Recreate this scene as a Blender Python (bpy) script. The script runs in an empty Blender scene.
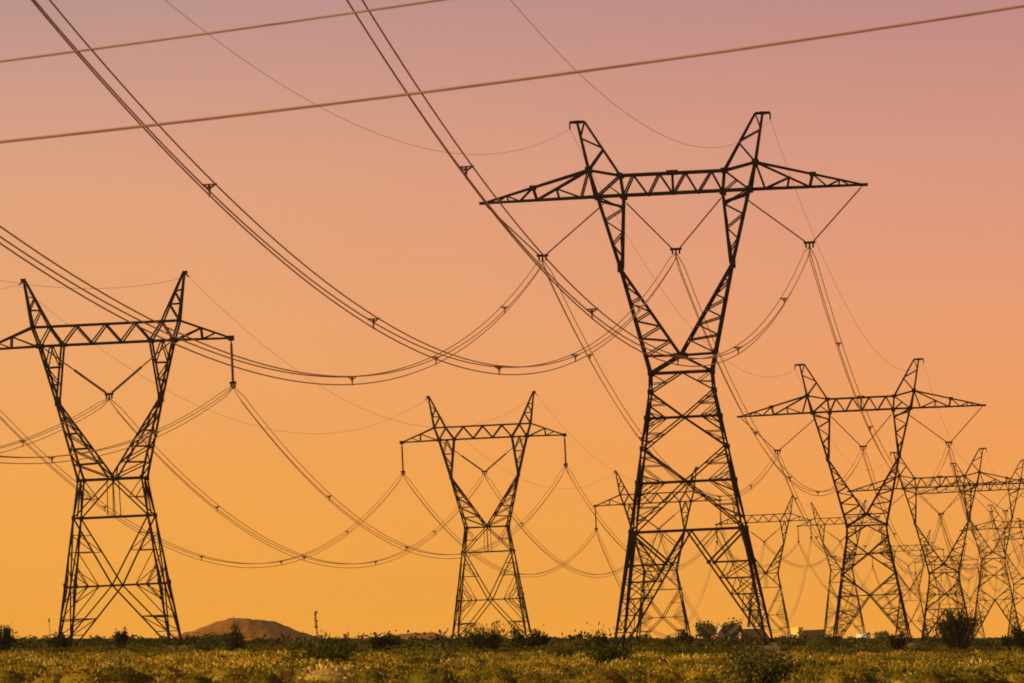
import bpy, math, random
import numpy as np
from mathutils import Vector, Matrix

random.seed(7)
RNG = np.random.default_rng(11)
S = bpy.context.scene
COL = S.collection

# ------------------------------------------------------------------ camera
F = 9000.0                       # focal length in pixels (a long telephoto lens)
HOR = 637.0                      # image row of the ground's horizon
PITCH = math.atan((HOR - 341.5) / F)
ROLL = math.radians(2.6)         # hand-held: the verticals lean left
CAMZ = 1.5
cd = bpy.data.cameras.new('camera')
cam = bpy.data.objects.new('camera', cd)
COL.objects.link(cam)
S.camera = cam
cd.sensor_width = 36.0
cd.lens = 36.0 * F / 1024.0
cd.clip_start = 1.0
cd.clip_end = 40000.0
fw = Vector((0, math.cos(PITCH), math.sin(PITCH)))
up0 = Vector((0, -math.sin(PITCH), math.cos(PITCH)))
rt0 = Vector((1, 0, 0))
ca, sa = math.cos(ROLL), math.sin(ROLL)
# camera rolled clockwise, so what it sees is turned counter-clockwise
rt = rt0 * ca - up0 * sa
up = rt0 * sa + up0 * ca
M = Matrix((rt, up, -fw)).transposed().to_4x4()
M.translation = Vector((0, 0, CAMZ))
cam.matrix_world = M
cd.dof.use_dof = True
cd.dof.focus_distance = 760.0
cd.dof.aperture_fstop = 8.0

# ------------------------------------------------------------------ world
W = bpy.data.worlds.new('World')
S.world = W
W.use_nodes = True
nt = W.node_tree
nt.nodes.clear()
out = nt.nodes.new('ShaderNodeOutputWorld')
bg = nt.nodes.new('ShaderNodeBackground')
nt.links.new(bg.outputs[0], out.inputs[0])
SUN_EL, SUN_AZ = math.radians(13), math.radians(-115)      # azimuth from +Y, clockwise: left and a little behind
sky = nt.nodes.new('ShaderNodeTexSky')
sky.sky_type = 'NISHITA'
sky.sun_disc = False
sky.sun_elevation = SUN_EL
sky.sun_rotation = SUN_AZ
sky.dust_density = 4.0
skm = nt.nodes.new('ShaderNodeVectorMath'); skm.operation = 'SCALE'
skm.inputs['Scale'].default_value = 0.06 / 1.3
nt.links.new(sky.outputs[0], skm.inputs[0])
tc = nt.nodes.new('ShaderNodeTexCoord')
sp = nt.nodes.new('ShaderNodeSeparateXYZ')
nt.links.new(tc.outputs['Generated'], sp.inputs[0])


def s2l(c):
    return tuple((v / 255.0 / 12.92) if v / 255.0 <= 0.04045 else ((v / 255.0 + 0.055) / 1.055) ** 2.4 for v in c) + (1.0,)


def wramp(stops):
    mr = nt.nodes.new('ShaderNodeMapRange')
    mr.inputs['From Min'].default_value = -0.004
    mr.inputs['From Max'].default_value = 0.076
    nt.links.new(sp.outputs['Z'], mr.inputs['Value'])
    r = nt.nodes.new('ShaderNodeValToRGB')
    r.color_ramp.interpolation = 'EASE' if False else 'LINEAR'
    el = r.color_ramp.elements
    while len(el) > 1:
        el.remove(el[-1])
    for i, (p, c) in enumerate(stops):
        e = el[0] if i == 0 else el.new(p)
        e.position = p
        e.color = tuple(v / 1.3 for v in s2l(c)[:3]) + (1.0,)
    nt.links.new(mr.outputs[0], r.inputs[0])
    return r


# dusk sky: orange low down, mauve higher; yellower to the left, pinker to the right
SKY_L = [(0.00, (252, 168, 48)), (0.12, (248, 167, 58)), (0.30, (243, 166, 79)), (0.50, (236, 166, 107)),
         (0.70, (225, 163, 125)), (0.85, (206, 155, 136)), (1.0, (180, 145, 140))]
SKY_R = [(0.00, (252, 165, 52)), (0.12, (248, 164, 66)), (0.30, (242, 158, 90)), (0.50, (231, 155, 117)),
         (0.70, (214, 149, 130)), (0.85, (197, 140, 131)), (1.0, (180, 134, 138))]
rl, rr = wramp(SKY_L), wramp(SKY_R)
mx = nt.nodes.new('ShaderNodeMapRange')
mx.interpolation_type = 'SMOOTHSTEP'
mx.inputs['From Min'].default_value = -0.075
mx.inputs['From Max'].default_value = 0.075
nt.links.new(sp.outputs['X'], mx.inputs['Value'])
mixlr = nt.nodes.new('ShaderNodeMix'); mixlr.data_type = 'RGBA'
nt.links.new(mx.outputs[0], mixlr.inputs[0])
nt.links.new(rl.outputs[0], mixlr.inputs[6])
nt.links.new(rr.outputs[0], mixlr.inputs[7])
mz = nt.nodes.new('ShaderNodeMapRange')
mz.interpolation_type = 'SMOOTHSTEP'
mz.inputs['From Min'].default_value = 0.15
mz.inputs['From Max'].default_value = 1.0
nt.links.new(sp.outputs['Z'], mz.inputs['Value'])
mixz = nt.nodes.new('ShaderNodeMix'); mixz.data_type = 'RGBA'
nt.links.new(mz.outputs[0], mixz.inputs[0])
nt.links.new(mixlr.outputs[2], mixz.inputs[6])
nt.links.new(skm.outputs[0], mixz.inputs[7])
nt.links.new(mixz.outputs[2], bg.inputs['Color'])
bg.inputs['Strength'].default_value = 1.325

# ------------------------------------------------------------------ sun, exposure
sl = bpy.data.lights.new('sun', 'SUN')
sl.energy = 5.0
sl.angle = math.radians(0.5)
sl.color = (1.0, 0.66, 0.22)
sun = bpy.data.objects.new('sun', sl)
COL.objects.link(sun)
sd = Vector((math.sin(SUN_AZ) * math.cos(SUN_EL), math.cos(SUN_AZ) * math.cos(SUN_EL), math.sin(SUN_EL)))
sun.rotation_euler = sd.to_track_quat('Z', 'Y').to_euler()
sun.location = (0, 0, 80)
S.view_settings.view_transform = 'Standard'
S.view_settings.look = 'None'
S.view_settings.exposure = 0.0
S.view_settings.gamma = 1.0
S.view_settings.use_curve_mapping = False
S.cycles.pixel_filter_type = 'BLACKMAN_HARRIS'
S.cycles.filter_width = 1.8
S.cycles.max_bounces = 6
S.cycles.transparent_max_bounces = 8

# ------------------------------------------------------------------ helpers


def P(px, py, D):
    """world point seen at pixel (px, py) at depth D along the lens axis"""
    x = (px - 512.0) / F
    y = (341.5 - py) / F
    return Vector((0, 0, CAMZ)) + (fw + rt * x + up * y) * D


TANA = math.tan(ROLL)


def gz(x, y):
    """the plain falls gently to the right, with low swells"""
    return -TANA * np.asarray(x) / (1.0 + (np.abs(np.asarray(x)) / 900.0) ** 4) ** 0.25 + 0.10 * np.sin(np.asarray(x) * 0.11 + np.asarray(y) * 0.013) * np.sin(np.asarray(y) * 0.021 + 1.0)


def G(px, D):
    """ground point in image column px at depth D"""
    p = P(px, HOR + F * CAMZ / D, D)
    return Vector((p.x, p.y, float(gz(p.x, p.y))))


def mat(name, col, rough=0.8, metal=0.0, noise=0.25, scale=3.0, spec=0.3, coords='Object'):
    m = bpy.data.materials.new(name)
    m.use_nodes = True
    t = m.node_tree
    b = t.nodes['Principled BSDF']
    b.inputs['Roughness'].default_value = rough
    b.inputs['Metallic'].default_value = metal
    b.inputs['Specular IOR Level'].default_value = spec
    c = t.nodes.new('ShaderNodeTexCoord')
    n = t.nodes.new('ShaderNodeTexNoise')
    n.inputs['Scale'].default_value = scale
    n.inputs['Detail'].default_value = 5
    t.links.new(c.outputs[coords], n.inputs['Vector'])
    r = t.nodes.new('ShaderNodeValToRGB')
    r.color_ramp.elements[0].position = 0.3
    r.color_ramp.elements[1].position = 0.7
    r.color_ramp.elements[0].color = tuple(v * (1 - noise) for v in col) + (1,)
    r.color_ramp.elements[1].color = tuple(v * (1 + noise) for v in col) + (1,)
    t.links.new(n.outputs[0], r.inputs[0])
    t.links.new(r.outputs[0], b.inputs['Base Color'])
    return m


def leaf_mat(name, trans=0.35):
    """colour comes from each plant's own tint, with a light streaky variation"""
    m = bpy.data.materials.new(name)
    m.use_nodes = True
    t = m.node_tree
    t.nodes.clear()
    o = t.nodes.new('ShaderNodeOutputMaterial')
    a = t.nodes.new('ShaderNodeAttribute'); a.attribute_name = 'tint'
    n = t.nodes.new('ShaderNodeTexNoise'); n.inputs['Scale'].default_value = 4.0
    g = t.nodes.new('ShaderNodeNewGeometry')
    t.links.new(g.outputs['Position'], n.inputs['Vector'])
    mr = t.nodes.new('ShaderNodeMapRange')
    mr.inputs['From Min'].default_value = 0.3; mr.inputs['From Max'].default_value = 0.7
    mr.inputs['To Min'].default_value = 0.75; mr.inputs['To Max'].default_value = 1.25
    t.links.new(n.outputs[0], mr.inputs[0])
    vm = t.nodes.new('ShaderNodeVectorMath'); vm.operation = 'SCALE'
    t.links.new(a.outputs['Color'], vm.inputs[0]); t.links.new(mr.outputs[0], vm.inputs['Scale'])
    d = t.nodes.new('ShaderNodeBsdfDiffuse'); tr = t.nodes.new('ShaderNodeBsdfTranslucent')
    t.links.new(vm.outputs[0], d.inputs[0]); t.links.new(vm.outputs[0], tr.inputs[0])
    mi = t.nodes.new('ShaderNodeMixShader'); mi.inputs[0].default_value = trans
    t.links.new(d.outputs[0], mi.inputs[1]); t.links.new(tr.outputs[0], mi.inputs[2])
    t.links.new(mi.outputs[0], o.inputs[0])
    return m


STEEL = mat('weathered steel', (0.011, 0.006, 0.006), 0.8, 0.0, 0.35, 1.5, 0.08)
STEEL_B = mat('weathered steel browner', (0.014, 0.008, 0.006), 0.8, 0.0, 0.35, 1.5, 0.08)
PORC = mat('brown insulator glaze', (0.07, 0.032, 0.018), 0.35, 0.0, 0.2, 4.0, 0.4)
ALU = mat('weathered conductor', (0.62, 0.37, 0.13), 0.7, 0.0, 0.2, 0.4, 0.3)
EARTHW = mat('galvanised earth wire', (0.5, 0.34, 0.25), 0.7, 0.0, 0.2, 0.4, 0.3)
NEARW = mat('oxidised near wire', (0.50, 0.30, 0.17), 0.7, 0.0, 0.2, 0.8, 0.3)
CONC = mat('dusty concrete', (0.13, 0.10, 0.06), 0.9, 0.0, 0.2, 2.0)
LEAF = leaf_mat('foliage', 0.25)
GRASS = leaf_mat('dry grass', 0.3)
BARK = mat('grey brown bark', (0.08, 0.055, 0.035), 0.9, 0.0, 0.3, 6.0)
STALK = mat('dry flower stalk', (0.10, 0.065, 0.03), 0.9, 0.0, 0.3, 4.0)
SOIL = mat('sandy desert soil', (0.15, 0.095, 0.03), 0.95, 0.0, 0.45, 0.25, 0.1)
HILLM = mat('reddish desert hill', (0.36, 0.165, 0.020), 0.95, 0.0, 0.4, 0.35, 0.1)
WHITE = mat('white painted metal', (0.78, 0.74, 0.66), 0.5, 0.0, 0.06, 1.0)
YELLOW = mat('yellow painted metal', (0.82, 0.60, 0.12), 0.5, 0.0, 0.08, 1.0)
BROWN = mat('dark red brown boards', (0.075, 0.030, 0.016), 0.8, 0.0, 0.3, 1.2)
PINK = mat('pinkish plaster wall', (0.42, 0.25, 0.18), 0.9, 0.0, 0.15, 1.0)
DARK = mat('dark opening', (0.02, 0.015, 0.012), 0.6, 0.0, 0.1, 1.0)


def mesh_obj(name, V, faces, m, parent=None, smooth=False):
    me = bpy.data.meshes.new(name)
    me.from_pydata([tuple(v) for v in V], [], faces)
    me.materials.append(m)
    if smooth:
        me.polygons.foreach_set('use_smooth', [True] * len(me.polygons))
    o = bpy.data.objects.new(name, me)
    COL.objects.link(o)
    if parent is not None:
        o.parent = parent
    return o


def tag(o, label=None, cat=None, group=None, kind=None):
    if label: o['label'] = label
    if cat: o['category'] = cat
    if group: o['group'] = group
    if kind: o['kind'] = kind
    return o


def empty(name, loc, rz=0.0):
    o = bpy.data.objects.new(name, None)
    COL.objects.link(o)
    o.location = loc
    o.rotation_euler = (0, 0, rz)
    o.empty_display_size = 0.5
    return o


def copy_tree(o, parent=None):
    c = o.copy()
    COL.objects.link(c)
    c.parent = parent
    for ch in list(o.children):
        copy_tree(ch, c)
    return c


class MB:
    """collects bars, boxes, tubes into one mesh"""

    def __init__(self):
        self.V, self.Fc = [], []

    def bar(self, a, b, w, h=None):
        a, b = Vector(a), Vector(b)
        d = b - a
        if d.length < 1e-6:
            return
        d.normalize()
        ref = Vector((0, 0, 1)) if abs(d.z) < 0.9 else Vector((0, 1, 0))
        s = d.cross(ref).normalized()
        t = s.cross(d).normalized()
        h = w if h is None else h
        i = len(self.V)
        for p in (a, b):
            for (u, v) in ((-1, -1), (1, -1), (1, 1), (-1, 1)):
                self.V.append(p + s * (u * w / 2) + t * (v * h / 2))
        self.Fc += [(i, i + 1, i + 2, i + 3), (i + 7, i + 6, i + 5, i + 4)] + [(i + k, i + 4 + k, i + 4 + (k + 1) % 4, i + (k + 1) % 4) for k in range(4)]

    def angle(self, a, b, w):
        """an L-section: two thin flanges at right angles"""
        a, b = Vector(a), Vector(b)
        w = w * 0.78
        d = (b - a)
        if d.length < 1e-6:
            return
        d.normalize()
        ref = Vector((0, 0, 1)) if abs(d.z) < 0.9 else Vector((0, 1, 0))
        s = d.cross(ref).normalized()
        t = s.cross(d).normalized()
        th = max(0.02, w * 0.16)
        off = t * (w / 2 - th / 2)
        self._flat(a - off, b - off, s, t, w, th)
        off2 = s * (w / 2 - th / 2)
        self._flat(a - off2 + t * th / 2, b - off2 + t * th / 2, t, s, w - th * 1.02, th * 0.98)

    def _flat(self, a, b, s, t, w, th):
        i = len(self.V)
        for p in (a, b):
            for (u, v) in ((-1, -1), (1, -1), (1, 1), (-1, 1)):
                self.V.append(p + s * (u * w / 2) + t * (v * th / 2))
        self.Fc += [(i, i + 1, i + 2, i + 3), (i + 7, i + 6, i + 5, i + 4)] + [(i + k, i + 4 + k, i + 4 + (k + 1) % 4, i + (k + 1) % 4) for k in range(4)]

    def box(self, c, sx, sy, sz):
        c = Vector(c)
        self.bar(c - Vector((0, 0, sz / 2)), c + Vector((0, 0, sz / 2)), sx, sy)

    def tube(self, pts, r, n=5, cap=True):
        pts = [Vector(p) for p in pts]
        rs = r if isinstance(r, (list, tuple)) else [r] * len(pts)
        base = len(self.V)
        for k, p in enumerate(pts):
            d = (pts[min(k + 1, len(pts) - 1)] - pts[max(k - 1, 0)]).normalized()
            ref = Vector((0, 0, 1)) if abs(d.z) < 0.9 else Vector((0, 1, 0))
            s = d.cross(ref).normalized()
            t = s.cross(d).normalized()
            for j in range(n):
                an = 2 * math.pi * j / n
                self.V.append(p + (s * math.cos(an) + t * math.sin(an)) * rs[k])
        for k in range(len(pts) - 1):
            for j in range(n):
                a0 = base + k * n + j
                a1 = base + k * n + (j + 1) % n
                self.Fc.append((a0, a1, a1 + n, a0 + n))
        if cap:
            self.Fc.append(tuple(base + j for j in reversed(range(n))))
            self.Fc.append(tuple(base + (len(pts) - 1) * n + j for j in range(n)))

    def build(self, name, m, parent=None, smooth=False):
        return mesh_obj(name, self.V, self.Fc, m, parent, smooth)


def lerp(a, b, t):
    return Vector(a).lerp(Vector(b), t)


# ------------------------------------------------------------------ the ground
def build_ground():
    xs = np.concatenate([np.linspace(-3000, -300, 20)[:-1], np.linspace(-300, 300, 61), np.linspace(300, 3000, 20)[1:]])
    ys = np.concatenate([np.linspace(-400, 200, 13)[:-1], np.linspace(200, 1600, 141), np.linspace(1600, 9000, 50)[1:]])
    X, Y = np.meshgrid(xs, ys)
    Z = gz(X, Y)
    V = np.stack([X, Y, Z], -1).reshape(-1, 3)
    nx = len(xs)
    fs = []
    for j in range(len(ys) - 1):
        for i in range(nx - 1):
            a = j * nx + i
            fs.append((a, a + 1, a + nx + 1, a + nx))
    o = mesh_obj('ground', V, fs, SOIL, None, True)
    tag(o, 'sandy desert plain between the scrub', 'ground', kind='structure')


build_ground()


def build_hill(name, px0, px1, D, peaks, depth, label):
    """a low desert mound: peaks = (pixel, height m, half width px)"""
    a, b = G(px0, D), G(px1, D)
    nx, ny = 70, 24
    V, fs = [], []
    for j in range(ny + 1):
        v = j / ny
        for i in range(nx + 1):
            u = i / nx
            px = px0 + (px1 - px0) * u
            x = a.x + (b.x - a.x) * u
            y = D + (v - 0.5) * depth
            h = 0.0
            for (pc, hh, hw) in peaks:
                q = abs((px - pc) / hw)
                if q < 1:
                    h = max(h, hh * (1 - q ** 2.2) ** 0.9)
            prof = max(0.0, 1 - (2 * v - 1) ** 2)
            h = h * prof ** 0.7
            h *= 1 + 0.025 * math.sin(px * 0.13 + v * 5) + 0.012 * math.sin(px * 0.41 + 2 + v * 11)
            V.append((x, y, float(gz(x, y)) - 0.5 + h + (0.3 * random.random() ** 2 if h > 0.5 else 0)))
    n = nx + 1
    for j in range(ny):
        for i in range(nx):
            q = j * n + i
            fs.append((q, q + 1, q + n + 1, q + n))
    o = mesh_obj(name, V, fs, HILLM, None, True)
    tag(o, label, 'hill', kind='structure')


build_hill('hill', 140, 330, 2600, [(247, 7.1, 66), (208, 3.6, 42), (286, 3.8, 38)], 160, 'low rounded reddish desert hill behind the scrub at left')
build_hill('ridge', 330, 470, 3000, [(418, 3.1, 42), (432, 3.3, 18)], 120, 'small low brown ridge behind the scrub left of the middle pylon')

# ------------------------------------------------------------------ pylons
# profile measured at the tallest pylon, in units u (1 u = one pixel at its distance)
UA = 727.0 / F
UB = 798.0 / F


def unlean(x, y, cx, cy):
    dx, dy = x - cx, cy - y
    return (dx * ca + dy * sa, -dx * sa + dy * ca)


def sub_brace(mb, A, B, C, w, n=2):
    """secondary struts in the triangle between leg A-B and brace point C"""
    L = lerp(A, B, 0.5)
    m1, m2 = lerp(A, C, 0.5), lerp(B, C, 0.5)
    mb.bar(L, m1, w); mb.bar(L, m2, w)
    if n > 1:
        mb.bar(lerp(A, B, 0.25), lerp(A, C, 0.25), w)
        mb.bar(lerp(A, B, 0.25), m1, w)
        mb.bar(lerp(A, B, 0.75), lerp(B, C, 0.25), w)
        mb.bar(lerp(A, B, 0.75), m2, w)


def make_body(root, hb, hw_fn, hd_fn, rings, steel, wl, wb, kind, mode):
    """four legs from the waist to the ground and a braced face on each side.
    z is height above ground; depth below waist = hb - z"""
    def corner(sx, sy, dep):
        return Vector((sx * hw_fn(dep), sy * hd_fn(dep), hb - dep))
    for sx in (-1, 1):
        for sy in (-1, 1):
            l = MB()
            deps = [0] + [r for r in rings if r < hb - 0.5] + [hb - 0.35]
            for d0, d1 in zip(deps[:-1], deps[1:]):
                l.angle(corner(sx, sy, d0), corner(sx, sy, d1), wl * (0.85 + 0.3 * d1 / hb))
            for d in deps[:-1]:
                c = corner(sx, sy, d)
                l.box(c, wl * 1.35, wl * 1.35, wl * 1.9)
            leg = l.build('leg', steel, root)
            f = MB()
            c = corner(sx, sy, hb)
            f.box((c.x, c.y, 0.05), 0.9, 0.9, 0.6)
            f.box((c.x, c.y, 0.38), 0.5, 0.5, 0.25)
            f.build('footing', CONC, leg)
    for face in range(4):
        mb = MB()

        def cn(s, dep, fc=face):
            if fc == 0: return corner(s, -1, dep)
            if fc == 1: return corner(s, 1, dep)
            if fc == 2: return corner(-1, s, dep)
            return corner(1, s, dep)

        def mid(dep):
            return lerp(cn(-1, dep), cn(1, dep), 0.5)

        def ring(dep, w=wb * 1.25):
            mb.bar(cn(-1, dep), cn(1, dep), w)

        def xpanel(d0, d1, dc, hor=True):
            c = mid(dc)
            for s in (-1, 1):
                mb.bar(cn(s, d0), c, wb); mb.bar(c, cn(s, d1), wb)
                if hor: mb.bar(cn(s, dc), c, wb)
                sub_brace(mb, cn(s, d0), cn(s, dc), c, wb * 0.6, 2)
                sub_brace(mb, cn(s, dc), cn(s, d1), c, wb * 0.6, 2)
            mb.box(c, wb * 2.6, wb * 2.6, wb * 2.6)

        def aframe(d0, top, d1, knee=None):
            """two members from 'top' down to the feet with braces to the legs"""
            for s in (-1, 1):
                ft = cn(s, d1)
                mb.bar(top, ft, wb * 1.1)
                TT = (0.28, 0.42, 0.56, 0.70, 0.84)
                for k, t in enumerate(TT):
                    q = lerp(top, ft, t)
                    dq = hb - q.z
                    lg = cn(s, dq)
                    mb.bar(q, lg, wb * 0.75)
                    dn = d0 if k == 0 else hb - lerp(top, ft, TT[k - 1]).z
                    mb.bar(q, cn(s, dn), wb * (1.3 if k == 0 and knee else 0.65))
                    hf = lerp(q, lg, 0.5)
                    if k < 4:
                        mb.bar(hf, lerp(top, ft, TT[k + 1]), wb * 0.55)
                        mb.bar(hf, cn(s, hb - lerp(top, ft, TT[k + 1]).z), wb * 0.55)
                    if k == 0:
                        mb.bar(hf, lerp(top, cn(s, d0), 0.5), wb * 0.55)
                        mb.bar(lerp(top, q, 0.5), lerp(top, cn(s, d0), 0.5), wb * 0.55)
                if knee:
                    mb.box(lerp(top, ft, 0.28), wb * 2.6, wb * 2.6, wb * 2.6)

        ring(0, wb * 1.5)
        if kind == 'A':
            r1, x1, r2, x2 = rings[0], rings[1], rings[2], rings[3]
            for s in (-1, 1):
                mb.bar(mid(0), cn(s, r1), wb)
                mb.bar(lerp(mid(0), cn(s, r1), 0.5), cn(s, 0), wb * 0.6)
                mb.bar(lerp(mid(0), cn(s, r1), 0.5), cn(s, r1 * 0.55), wb * 0.6)
            xpanel(r1, r2, x1)
            if mode == 'tall':
                r3 = rings[4]
                xpanel(r2, r3, x2)
                ring(r3)
                aframe(r3, mid(r3), hb - 0.5, True)
            elif mode == 'mid':
                c = mid(x2)
                for s in (-1, 1):
                    mb.bar(cn(s, r2), c, wb); mb.bar(cn(s, x2), c, wb)
                    sub_brace(mb, cn(s, r2), cn(s, x2), c, wb * 0.6, 2)
                aframe(x2, c, hb - 0.5)
            else:
                aframe(r2, mid(r2), hb - 0.5)
                ring(r2)
        else:
            r1 = rings[0]
            ring(r1)
            for s in (-1, 1):
                mb.bar(mid(0), cn(s, r1), wb)
                mb.bar(lerp(mid(0), cn(s, r1), 0.5), cn(s, r1 * 0.5), wb * 0.6)
                mb.bar(lerp(mid(0), cn(s, r1), 0.5), cn(s, 0), wb * 0.6)
                mb.bar(mid(0) + Vector((0.25 * s if face < 2 else 0, 0.25 * s if face > 1 else 0, 0)), mid(r1) + Vector((0.25 * s if face < 2 else 0, 0.25 * s if face > 1 else 0, 0)), wb * 0.6)
            dc = r1 + (hb - r1) * 0.50
            c = mid(dc)
            for s in (-1, 1):
                mb.bar(cn(s, r1), c, wb * 1.05)
                mb.bar(c, cn(s, hb - 0.4), wb * 1.05)
                mb.bar(cn(s, dc), c, wb)
                sub_brace(mb, cn(s, r1), cn(s, dc), c, wb * 0.6, 2)
                sub_brace(mb, cn(s, dc), cn(s, hb - 0.4), c, wb * 0.65, 2)
                mb.bar(cn(s, dc + (hb - dc) * 0.5), lerp(c, cn(s, hb - 0.4), 0.5), wb * 0.8)
            mb.box(c, wb * 2.4, wb * 2.4, wb * 2.4)
        mb.build('bracing', steel, root)
    # flat diaphragm at the waist
    d = MB()
    d.bar(corner(-1, -1, 0), corner(1, 1, 0), wb * 0.7)
    d.bar(corner(-1, 1, 0), corner(1, -1, 0), wb * 0.7)
    d.build('waist_frame', steel, root)


def ladder(mb, A0, A1, B0, B1, n, w, start=0):
    """zig-zag lattice between chord A0-A1 and chord B0-B1"""
    for k in range(n):
        t0, t1 = k / n, (k + 1) / n
        if (k + start) % 2 == 0:
            mb.bar(lerp(A0, A1, t0), lerp(B0, B1, t1), w)
        else:
            mb.bar(lerp(B0, B1, t0), lerp(A0, A1, t1), w)


def prism_lattice(mb, q0, q1, wc, wb, n):
    """a lattice limb: four chords from quad q0 to quad q1 (order: ++, +-, --, -+) and zig-zags on the four sides"""
    for a, b in zip(q0, q1):
        mb.angle(a, b, wc)
    for k in range(4):
        k2 = (k + 1) % 4
        ladder(mb, q0[k], q1[k], q0[k2], q1[k2], n, wb, k % 2)


def vec(xz, y):
    return Vector((xz[0], y, xz[1]))


def make_string(root, a, b, r, rod, dark=True):
    """insulator string from a to b: a rod, then a stack of discs"""
    m = MB()
    a, b = Vector(a), Vector(b)
    L = (b - a).length
    m.tube([a, lerp(a, b, rod)], r * 0.45, 6)
    nd = max(8, int(L * (1 - rod) / 0.17))
    pts, rs = [], []
    for k in range(nd):
        t0 = rod + (1 - rod) * k / nd
        dt = (1 - rod) / nd
        pts += [lerp(a, b, t0), lerp(a, b, t0 + dt * 0.35), lerp(a, b, t0 + dt * 0.5), lerp(a, b, t0 + dt * 0.9)]
        rs += [r * 0.65, r * 0.75, r, r * 0.65]
    pts.append(b); rs.append(r * 0.5)
    m.tube(pts, rs, 7)
    return m.build('insulator_string', PORC, root)


def make_yoke(parent, c, w):
    y = MB()
    c = Vector(c)
    y.bar(c + Vector((-w / 2, 0, 0)), c + Vector((w / 2, 0, 0)), 0.12, 0.2)
    y.bar(c + Vector((-w * 0.30, 0, 0)), c + Vector((-w * 0.30, 0, -0.42)), 0.14)
    y.bar(c + Vector((w * 0.30, 0, 0)), c + Vector((w * 0.30, 0, -0.42)), 0.14)
    y.bar(c + Vector((0, 0, 0)), c + Vector((0, 0, -0.50)), 0.14)
    y.bar(c + Vector((0, -0.35, -0.45)), c + Vector((0, 0.35, -0.45)), 0.16)
    return y.build('yoke_plate', STEEL, parent)


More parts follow.
